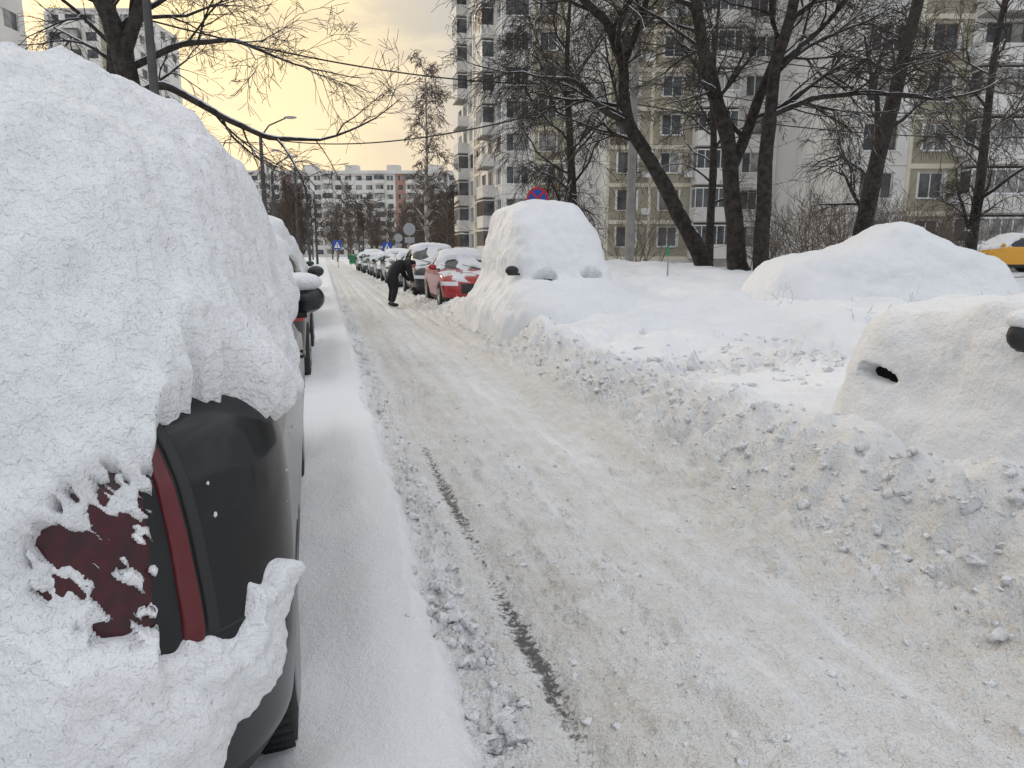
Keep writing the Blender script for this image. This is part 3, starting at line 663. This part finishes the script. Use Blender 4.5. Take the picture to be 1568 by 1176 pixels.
# ------------------------------------------------------------ buildings
BM=[M_wall,M_olive,M_joint,M_frame,M_win,M_curt,M_cream,M_brown,M_snow,M_redbrick]
rb=random.Random(11)
def facade(mb,O,e,n,bays,floors,z0,fh,lod=0):
    def P(a,z,dp): return (O[0]+e[0]*a+n[0]*dp,O[1]+e[1]*a+n[1]*dp,z)
    def rect(a0,a1,zz0,zz1,dp,m): mb.quad([P(a0,zz0,dp),P(a1,zz0,dp),P(a1,zz1,dp),P(a0,zz1,dp)],m)
    def bx(a0,a1,zz0,zz1,d0,d1,m):
        rect(a0,a1,zz0,zz1,d1,m)
        mb.quad([P(a0,zz0,d0),P(a0,zz0,d1),P(a0,zz1,d1),P(a0,zz1,d0)],m);mb.quad([P(a1,zz0,d0),P(a1,zz0,d1),P(a1,zz1,d1),P(a1,zz1,d0)],m)
        mb.quad([P(a0,zz1,d0),P(a1,zz1,d0),P(a1,zz1,d1),P(a0,zz1,d1)],m);mb.quad([P(a0,zz0,d0),P(a1,zz0,d0),P(a1,zz0,d1),P(a0,zz0,d1)],m)
    a=0
    for (w,ty) in bays:
        for f in range(-1 if z0>.5 else 0,floors):
            zb=z0+f*fh;a1=a+w
            if f<0: rect(a,a1,0,z0,0,0);continue
            if ty=='blank':
                rect(a,a1,zb,zb+fh,0,0)
                if lod==0: bx(a,a1,zb-.02,zb+.02,0,.004,2);
                if lod==0: bx(a-.015,a+.015,zb+.02,zb+fh-.02,0,.004,2)
                continue
            wm=1 if ty=='olive' else (9 if ty=='red' else 0)
            ww={'white':1.9,'olive':1.4,'red':1.4,'balc':2.2}[ty];ww=min(ww,w*.75);wz0=zb+.85;wz1=zb+2.3
            if ty=='balc': wz0=zb+.5;wz1=zb+2.35
            c0=a+w/2-ww/2;c1=a+w/2+ww/2
            rect(a,c0,zb,zb+fh,0,wm);rect(c1,a1,zb,zb+fh,0,wm);rect(c0,c1,zb,wz0,0,wm);rect(c0,c1,wz1,zb+fh,0,wm)
            D=-.18
            for q in ([P(c0,wz0,0),P(c0,wz1,0),P(c0,wz1,D),P(c0,wz0,D)],[P(c1,wz0,0),P(c1,wz1,0),P(c1,wz1,D),P(c1,wz0,D)],[P(c0,wz0,0),P(c1,wz0,0),P(c1,wz0,D),P(c0,wz0,D)],[P(c0,wz1,0),P(c1,wz1,0),P(c1,wz1,D),P(c0,wz1,D)]): mb.quad(q,3)
            panes=3 if ww>1.7 else 2
            for k in range(panes):
                g0=c0+ww*k/panes;g1=c0+ww*(k+1)/panes
                rect(g0,g1,wz0,wz1,D,4 if rb.random()<.72 else 5)
            fm=3 if rb.random()<.75 else 7
            t=.06
            if lod==0:
                for k in range(panes+1):
                    g=c0+ww*k/panes;g=min(max(g,c0+t/2),c1-t/2);bx(g-t/2,g+t/2,wz0+t,wz1-t,D,D+.05,fm)
                bx(c0,c1,wz0,wz0+t,D,D+.05,fm);bx(c0,c1,wz1-t,wz1,D,D+.05,fm)
                bx(c0-.05,c1+.05,wz0-.06,wz0-.003,0.001,.12,3 if rb.random()<.6 else 8)
            if ty=='olive' and lod==0:
                bx(a,a1,zb-.16,zb+.12,0,.05,6);bx(a,a+.22,zb+.12,zb+fh-.16,0,.03,6);bx(c0-.14,c0-.003,wz0,wz1,0,.02,0);bx(c1+.003,c1+.14,wz0,wz1,0,.02,0)
                if rb.random()<.3: bx(c1+.35,c1+.95,zb+.5,zb+.95,0.051,.4,3)
            if ty=='white' and lod==0: bx(a,a1,zb-.02,zb+.02,0,.004,2);bx(a-.015,a+.015,zb+.02,zb+fh-.02,0,.004,2)
            if ty=='balc':
                b0,b1=a+.12,a1-.12;dp=1.05
                bx(b0,b1,zb-.12,zb+1.0,0.002,dp,0)
                if lod==0:
                    bx(b0-.02,b1+.02,zb-.13,zb-.03,.003,dp+.012,2)
                    if rb.random()<.35: bx(b0-.02,b1+.02,zb+1.0,zb+1.08,0.003,dp+.03,8)
                if rb.random()<.85:
                    np_=5
                    gz0=zb+1.001;gz1=zb+2.35
                    rect(b0+.03,b1-.03,gz0,gz1,dp-.06,4 if rb.random()<.65 else 5)
                    for aa in (b0+.03,b1-.03): mb.quad([P(aa,gz0,0),P(aa,gz0,dp-.06),P(aa,gz1,dp-.06),P(aa,gz1,0)],4)
                    if lod==0:
                        for k in range(np_+1):
                            g=b0+.03+(b1-b0-.06)*k/np_;bx(g-.03,g+.03,gz0,gz1,dp-.059,dp-.01,fm)
                        bx(b0,b1,gz1-.05,gz1+.05,.003,dp+.005,0)
        a+=w
def norm2(v): l=math.hypot(*v);return (v[0]/l,v[1]/l)
FH=2.65;Z0=1.15;FL=14
mb=MB()
org=(19.3,42)
Rb=[(3.3,'white'),(3.0,'olive'),(3.6,'balc'),(3.6,'balc'),(3.0,'olive'),(3.3,'white'),(3.3,'white'),(3.0,'olive'),(3.6,'balc')]
facade(mb,(19.3,42),(1,0),(0,-1),Rb,FL,Z0,FH)
facade(mb,(19.3,53.6),(0,-1),(-1,0),[(3.86,'blank')]*3,FL,Z0,FH)
facade(mb,(6.9,53.6),(1,0),(0,-1),[(3.1,'olive'),(3.1,'olive'),(3.1,'balc'),(3.1,'white')],FL,Z0,FH)
facade(mb,(6.9,62),(0,-1),(-1,0),[(4.2,'blank')]*2,FL,Z0,FH)
facade(mb,(-.8,62),(1,0),(0,-1),[(2.5,'white'),(2.6,'olive'),(2.6,'blank')],FL,Z0,FH)
ld=norm2((-.258,1));lnn=(-ld[1],ld[0])
facade(mb,(-.8+ld[0]*21,62+ld[1]*21),(-ld[0],-ld[1]),lnn,[(3.0,'white'),(3.0,'balc'),(3.0,'white'),(3.0,'olive'),(3.0,'white'),(3.0,'balc'),(3.0,'white')],FL,Z0,FH)
TOP=Z0+FL*FH
def prism(mb,poly,z0,z1,m):
    n=len(poly)
    for i in range(n):
        a,b=poly[i],poly[(i+1)%n];mb.quad([(a[0],a[1],z0),(b[0],b[1],z0),(b[0],b[1],z1),(a[0],a[1],z1)],m)
    mb.quad([(p[0],p[1],z1) for p in poly],m)
wR=19.3+sum(b[0] for b in Rb)
prism(mb,[(19.6,42.3),(wR,42.3),(wR,54.5),(19.6,54.5)],0,TOP-.05,2)
prism(mb,[(7.2,53.9),(19.59,53.9),(19.59,66),(7.2,66)],0,TOP-.06,2)
prism(mb,[(-.45,62.35),(7.19,62.35),(7.19,80),(-5.6,82.5)],0,TOP-.07,2)
prism(mb,[(19.1,41.8),(wR+.2,41.8),(wR+.2,54.6),(19.1,54.6)],TOP,TOP+.9,0)
prism(mb,[(6.7,53.4),(19.09,53.4),(19.09,66),(6.7,66)],TOP,TOP+.9,0)
prism(mb,[(-1.05,61.8),(6.69,61.8),(6.69,82),(-6.4,82.8)],TOP,TOP+.9,0)
bld=empty('apartment_block',W(org[0],org[1],0),-YAW)
o=mb.obj('facade_panels_windows_balconies',BM,bld);o.location=(-org[0],-org[1],0)
mb=MB();bays=[]
seq=['white','white','balc','white','red','balc','white','white','balc','white','white']
for i in range(22): bays.append((3.2,seq[i%11]))
facade(mb,(-84,225),(1,0),(0,-1),bays,9,.0,2.8,1)
prism(mb,[(-84,225.4),(-84+70.4,225.4),(-84+70.4,238),(-84,238)],0,25.15,2);prism(mb,[(-84.3,224.7),(-84+70.7,224.7),(-84+70.7,238.3),(-84.3,238.3)],25.2,26.2,0)
for k in range(5): prism(mb,[(-78+13*k,228),(-74+13*k,228),(-74+13*k,232),(-78+13*k,232)],26.2,28.2,0)
e=empty('distant_apartment_block',W(-50,225),-YAW);o=mb.obj('facade_and_roof',BM,e);o.location=(50,-225,0)
mb=MB();facade(mb,(-140,260),(1,0),(0,-1),[(3.2,seq[i%4]) for i in range(17)],9,0,2.8,1);prism(mb,[(-140,260.4),(-85,260.4),(-85,272),(-140,272)],0,25.9,0)
e=empty('distant_apartment_block',W(-110,260),-YAW);o=mb.obj('facade_and_roof',BM,e);o.location=(110,-260,0)
mb=MB();facade(mb,(-80,130),(1,0),(0,-1),[(3.1,('white','balc','white','olive','white')[i%5]) for i in range(5)],15,0,2.8,1);facade(mb,(-64.5,130),(0,1),(1,0),[(4,'white')]*4,15,0,2.8,1);prism(mb,[(-79.9,130.4),(-64.9,130.4),(-64.9,146),(-79.9,146)],0,42.6,0)
e=empty('apartment_tower',W(-72,130),-YAW);o=mb.obj('facade_and_roof',BM,e);o.location=(72,-130,0)
mb=MB();facade(mb,(-62,60),(1,0),(0,-1),[(3.17,('balc','olive','white')[i%3]) for i in range(6)],9,0,2.8,1);facade(mb,(-42.98,60),(0,1),(1,0),[(3.5,'white')]*2,9,0,2.8,1);prism(mb,[(-62,60.4),(-43.4,60.4),(-43.4,67),(-62,67)],0,25.4,0)
e=empty('panel_house',W(-52,60),-YAW);o=mb.obj('facade_and_roof',BM,e);o.location=(52,-60,0)
# ------------------------------------------------------------ street furniture
def lamp(s,d,h,arm=1.8,r=.09,dirn=1,m=M_pole,z=.0):
    e=empty('street_lamp' if arm else 'utility_pole',W(s,d,z),-YAW);mb=MB()
    mb.tube([(0,0,0),(0,0,1),(0,0,h*.6),(0,0,h)],[r*1.3,r*1.15,r*.9,r*.6],12,0)
    if arm:
        mb.tube([(0,0,h-.1),(dirn*arm*.35,0,h+.55),(dirn*arm,0,h+.95)],[.05,.045,.04],8,0)
        mb.ball((dirn*(arm+.25),0,h+.98),(.38,.14,.085),1,14,8)
    mb.obj('pole_and_head',[m,M_signgrey],e,True);return e
lamp(-14.3,42,8.1,1.5,.15,1)
lamp(-16.4,50,7.0,1.2,.14,1)
lamp(-17.2,58,8.5,1.2,.13,-1)
lamp(3.76,23,9.3,1.6,.13,1,M_conc,.7)
lamp(-6.7,14,8.6,0,.085,1,M_pole,.3)
lamp(-22,78,9,1.4,.13,1);lamp(-25,92,9,1.4,.13,-1)
def cable(a,b,sag,r=.014):
    mb=MB();n=28;pts=[]
    for i in range(n+1):
        f=i/n;pts.append(tuple(a[c]*(1-f)+b[c]*f for c in range(2))+(a[2]*(1-f)+b[2]*f-4*sag*f*(1-f),))
    mb.tube(pts,[r]*len(pts),4,0,False);mb.obj('overhead_cable',[M_wire],None,True)
cable(W(-6.7,14,5.8),W(3.76,23,6.8),.5,.017)
cable(W(-14.3,42,8.0),W(3.76,23,6.6),.9,.028)
cable(W(3.76,23,6.8),W(27,41.9,9.6),.6,.018)
cable(W(3.76,23,6.6),W(6.4,18.4,6.2),.1)
cable(W(-6.7,14,8.6),W(-20,12,9.2),.4)
cable(W(3.76,23,7.9),W(30,30,9.2),.9,.018)
cable(W(3.76,23,6.1),W(26,28,6.3),.7,.018)
cable(W(-14.3,42,8.0),W(-22,78,8.8),.9,.028)
cable(W(-14.3,42,7.7),W(-30,30,8.0),.5,.02)
def round_sign(name,s,d,z,r,kind,z0=.0,pole=True):
    e=empty(name,W(s,d,z0),-YAW);mb=MB()
    if pole: mb.tube([(0,.04,0),(0,.04,z+r-z0)],[.035,.03],8,3)
    c=z-z0
    if kind=='nostop':
        mb.tube([(0,0,c),(0,-.012,c)],[r,r],32,1);mb.tube([(0,-.013,c),(0,-.018,c)],[r*.8,r*.8],32,0)
        for a in (.785,-.785): mb.box((0,-.022 if a>0 else -.026,c),(r*1.62,.006,r*.17),1,mtx=Matrix.Rotation(a,3,'Y'))
    elif kind=='grey':
        mb.tube([(0,0,c),(0,-.02,c)],[r,r],28,3);mb.box((0,-.0,c-r*1.75),(r*1.6,.02,r*.9),3)
    else:
        mb.box((0,0,c),(r*2,.02,r*2),0);mb.quad([(-r*.75,-.014,c-r*.7),(r*.75,-.014,c-r*.7),(0,-.014,c+r*.75)],2);mb.tube([(0,-.016,c-r*.5),(.02*r,-.017,c+r*.3)],[r*.08,r*.1],5,4)
    mb.obj('plate_and_post',[M_signblue,M_signred,M_white,M_signgrey,M_plastic],e)
    return e
round_sign('no_stopping_sign',.84,24,3.34,.36,'nostop',.5)
round_sign('traffic_sign',-6.4,45,3.0,.38,'grey')
round_sign('pedestrian_crossing_sign',-9.9,57,2.0,.36,'blue')
round_sign('pedestrian_crossing_sign',-17.5,72,2.3,.42,'blue')
round_sign('traffic_sign',-8.2,52,2.6,.3,'grey')
e=empty('marker_stake',W(3.4,15.6,.9),-YAW);mb=MB();mb.tube([(0,0,-.3),(0,0,.7)],[.018,.018],8,0);mb.tube([(0,0,.62),(-.03,0,.82)],[.03,.04],8,1);mb.obj('stake',[M_signgrey,M_green],e)
mb=MB()
for i in range(40): mb.box((-18+i*.45,80,.8),(.06,.05,1.3),0)
mb.box((-9.2,80.03,1.35),(18,.04,.06),0);mb.box((-9.2,80.03,.3),(18,.04,.06),0);mb.box((-9.2,80.08,.8),(18,.02,.9),0)
mb.obj('green_fence',[M_green],None,False,rot=(0,0,-YAW))
mb=MB();rs=random.Random(4)
for i in range(26):
    s=rs.uniform(4.2,9.5);d=rs.uniform(9.5,13);x,y,_=W(s,d);z=float(height(np.array([x]),np.array([y]),False)[0][0])
    if 2.9<x<5.4 and y>9: continue
    grow(mb,(x,y,z-.05),unit((rs.gauss(0,.4),rs.gauss(0,.4),1)),rs.uniform(.15,.35),.003,3,rs,(.1,.1,.1,.1),(0,0,0,3),4,.0015)
mb.obj('dry_stalks',[M_twig,M_twig],None,True)
# ------------------------------------------------------------ person
pe=empty('person',(1.92,21.2,.02),math.radians(20))
def skin_obj(name,verts,edges,mtl,sub=2,parent=pe):
    me=bpy.data.meshes.new(name);me.from_pydata([v[:3] for v in verts],edges,[]);ob=bpy.data.objects.new(name,me);scene.collection.objects.link(ob);ob.parent=parent
    me.materials.append(mtl);m=ob.modifiers.new('Skin','SKIN');m.use_smooth_shade=True
    for i,v in enumerate(verts):
        r=v[3];ry=v[4] if len(v)>4 else r
        me.skin_vertices[0].data[i].radius=(r,ry)
    me.skin_vertices[0].data[0].use_root=True
    s=ob.modifiers.new('Sub','SUBSURF');s.levels=sub;s.render_levels=sub
    return ob
V=[(-.05,0,.95,.22,.20),(.10,0,1.09,.22,.21),(.30,0,1.19,.23,.21),(.44,0,1.24,.21,.18),(.56,0,1.25,.08,.08),
   (.42,.22,1.15,.11),(.50,.27,.90,.085),(.66,.17,.72,.055),(.42,-.22,1.15,.11),(.46,-.28,.88,.085),(.60,-.16,.68,.055),
   (-.04,.12,.84,.14),(.05,.13,.50,.10),(-.04,.14,.12,.07),(-.04,-.12,.84,.14),(.02,-.14,.50,.10),(-.10,-.16,.12,.07)]
E=[(0,1),(1,2),(2,3),(3,4),(3,5),(5,6),(6,7),(3,8),(8,9),(9,10),(0,11),(11,12),(12,13),(0,14),(14,15),(15,16)]
skin_obj('clothed_body',V,E,M_jacket)
for nm,(fx,fy) in (('boot_l',(-.04,.14)),('boot_r',(-.10,-.16))):
    skin_obj(nm,[(fx,fy,.13,.075),(fx,fy,.06,.07),(fx+.10,fy,.045,.06),(fx+.20,fy,.035,.045)],[(0,1),(1,2),(2,3)],M_plastic)
mb=MB();mb.ball((.67,0,1.22),(.115,.08,.10),0,20,14);mb.ball((.72,0,1.11),(.02,.016,.028),0,8,6)
for sy in (-1,1): mb.ball((.66,sy*.08,1.20),(.02,.012,.03),0,8,6);mb.ball((.735,sy*.032,1.145),(.012,.012,.012),1,8,6)
mb.ball((.755,0,1.10+.03),(.012,.03,.008),2,8,6)
mb.obj('head',[M_skin,M_plastic,M_signred],pe,True)
mb=MB();mb.ball((.655,0,1.26),(.125,.095,.09),0,20,12);mb.obj('knit_cap',[M_hair],pe,True)
for nm,(hx,hy,hz) in (('hand_l',(.66,.17,.72)),('hand_r',(.60,-.16,.68))):
    sg=1 if hy>0 else -1
    skin_obj(nm,[(hx,hy,hz,.028,.022),(hx+.03,hy-sg*.01,hz-.06,.036,.02),(hx+.035,hy-sg*.012,hz-.09,.034,.02)],[(0,1),(1,2)],M_skin,1)
    for k in range(4):
        o=(k-1.5)*.019;L_=(.030,.034,.031,.024)[k]
        skin_obj(nm+'_finger_%d'%(k+1),[(hx+.035+o,hy-sg*.012,hz-.085,.0095),(hx+.04+o,hy-sg*.03,hz-.085-L_,.009),(hx+.04+o,hy-sg*.055,hz-.09-L_,.008),(hx+.04+o,hy-sg*.062,hz-.07-L_*.6,.007)],[(0,1),(1,2),(2,3)],M_skin,1)
    skin_obj(nm+'_thumb',[(hx+.01,hy-sg*.015,hz-.05,.011),(hx-.01,hy-sg*.045,hz-.075,.010),(hx+.01,hy-sg*.065,hz-.09,.008)],[(0,1),(1,2)],M_skin,1)
mb=MB();mb.tube([(.50,-.32,.72),(.60,-.2,.60),(.68,.12,.62),(.9,.5,.50)],[.014]*4,8,0);mb.box((.98,.62,.46),(.08,.3,.10),1,rz=-.5);mb.obj('snow_brush',[M_signgrey,M_plastic],pe,True)
# ------------------------------------------------------------ world, sun, camera
SUNAZ=math.radians(-20);SUNEL=math.radians(14)
sd=Vector((math.sin(SUNAZ)*math.cos(SUNEL),math.cos(SUNAZ)*math.cos(SUNEL),math.sin(SUNEL)))
w=bpy.data.worlds.new('World');scene.world=w;w.use_nodes=True;nt=w.node_tree;L=nt.links
bg=nt.nodes['Background'];out=nt.nodes['World Output']
sky=nt.nodes.new('ShaderNodeTexSky');sky.sky_type='NISHITA';sky.sun_disc=False;sky.sun_elevation=SUNEL;sky.sun_rotation=SUNAZ%(2*math.pi);sky.dust_density=2
L.new(sky.outputs[0],bg.inputs['Color']);bg.inputs['Strength'].default_value=.10
tc=nt.nodes.new('ShaderNodeTexCoord')
dot=nt.nodes.new('ShaderNodeVectorMath');dot.operation='DOT_PRODUCT';L.new(tc.outputs['Generated'],dot.inputs[0]);dot.inputs[1].default_value=sd
wf=nt.nodes.new('ShaderNodeMapRange');wf.interpolation_type='SMOOTHSTEP';wf.inputs['From Min'].default_value=.80;wf.inputs['From Max'].default_value=.99;L.new(dot.outputs['Value'],wf.inputs['Value'])
sep=nt.nodes.new('ShaderNodeSeparateXYZ');L.new(tc.outputs['Generated'],sep.inputs[0])
hz=nt.nodes.new('ShaderNodeMapRange');hz.inputs['From Min'].default_value=.0;hz.inputs['From Max'].default_value=.28;hz.inputs['To Min'].default_value=1;hz.inputs['To Max'].default_value=0;L.new(sep.outputs['Z'],hz.inputs['Value'])
mp=nt.nodes.new('ShaderNodeMapping');mp.inputs['Scale'].default_value=(1,1,2.6);mp.inputs['Location'].default_value=(.55,.1,.2);L.new(tc.outputs['Generated'],mp.inputs['Vector'])
ns=nt.nodes.new('ShaderNodeTexNoise');ns.inputs['Scale'].default_value=4.6;ns.inputs['Detail'].default_value=5;ns.inputs['Roughness'].default_value=.5;L.new(mp.outputs[0],ns.inputs['Vector'])
nr=nt.nodes.new('ShaderNodeMapRange');nr.interpolation_type='SMOOTHSTEP';nr.inputs['From Min'].default_value=.42;nr.inputs['From Max'].default_value=.58;L.new(ns.outputs['Fac'],nr.inputs['Value'])
def mixc(f,a,b):
    m=nt.nodes.new('ShaderNodeMix');m.data_type='RGBA'
    if isinstance(f,float): m.inputs['Factor'].default_value=f
    else: L.new(f,m.inputs['Factor'])
    for k,v in (('A',a),('B',b)):
        if isinstance(v,tuple): m.inputs[k].default_value=(*v,1)
        else: L.new(v,m.inputs[k])
    return m.outputs['Result']
light=mixc(wf.outputs['Result'],(1.02,.91,.76),(1.36,1.06,.56))
dark=mixc(wf.outputs['Result'],(.55,.58,.62),(1.02,.82,.52))
fr=nt.nodes.new('ShaderNodeMapRange');fr.inputs['From Min'].default_value=.2;fr.inputs['From Max'].default_value=.95;L.new(dot.outputs['Value'],fr.inputs['Value'])
light=mixc(fr.outputs['Result'],(.82,.85,.90),light)
mulh=nt.nodes.new('ShaderNodeMath');mulh.operation='MULTIPLY';L.new(hz.outputs['Result'],mulh.inputs[0]);L.new(fr.outputs['Result'],mulh.inputs[1])
cl=mixc(nr.outputs['Result'],light,dark)
cl=mixc(mulh.outputs[0],cl,(1.25,.98,.66))
zen=nt.nodes.new('ShaderNodeMapRange');zen.inputs['From Min'].default_value=.25;zen.inputs['From Max'].default_value=1;zen.inputs['To Min'].default_value=.86;zen.inputs['To Max'].default_value=1.8;L.new(sep.outputs['Z'],zen.inputs['Value'])
bg2=nt.nodes.new('ShaderNodeBackground');L.new(zen.outputs['Result'],bg2.inputs['Strength']);L.new(cl,bg2.inputs['Color'])
ms=nt.nodes.new('ShaderNodeMixShader');ms.inputs[0].default_value=.90;L.new(bg.outputs[0],ms.inputs[1]);L.new(bg2.outputs[0],ms.inputs[2]);L.new(ms.outputs[0],out.inputs['Surface'])
sl=bpy.data.lights.new('sun','SUN');sl.energy=2.0;sl.angle=math.radians(10);sl.color=(1,.84,.62)
so=bpy.data.objects.new('sun',sl);scene.collection.objects.link(so);so.rotation_euler=(-sd).to_track_quat('-Z','Y').to_euler();so.location=(-20,50,40)
cam=bpy.data.cameras.new('camera');co=bpy.data.objects.new('camera',cam);scene.collection.objects.link(co)
cam.sensor_width=36;cam.lens=24.8;cam.clip_start=.05;cam.clip_end=3000
co.location=(0,0,1.6);co.rotation_euler=(math.pi/2-PITCH,0,-YAW);scene.camera=co
scene.view_settings.view_transform='Standard';scene.view_settings.look='None';scene.view_settings.exposure=0
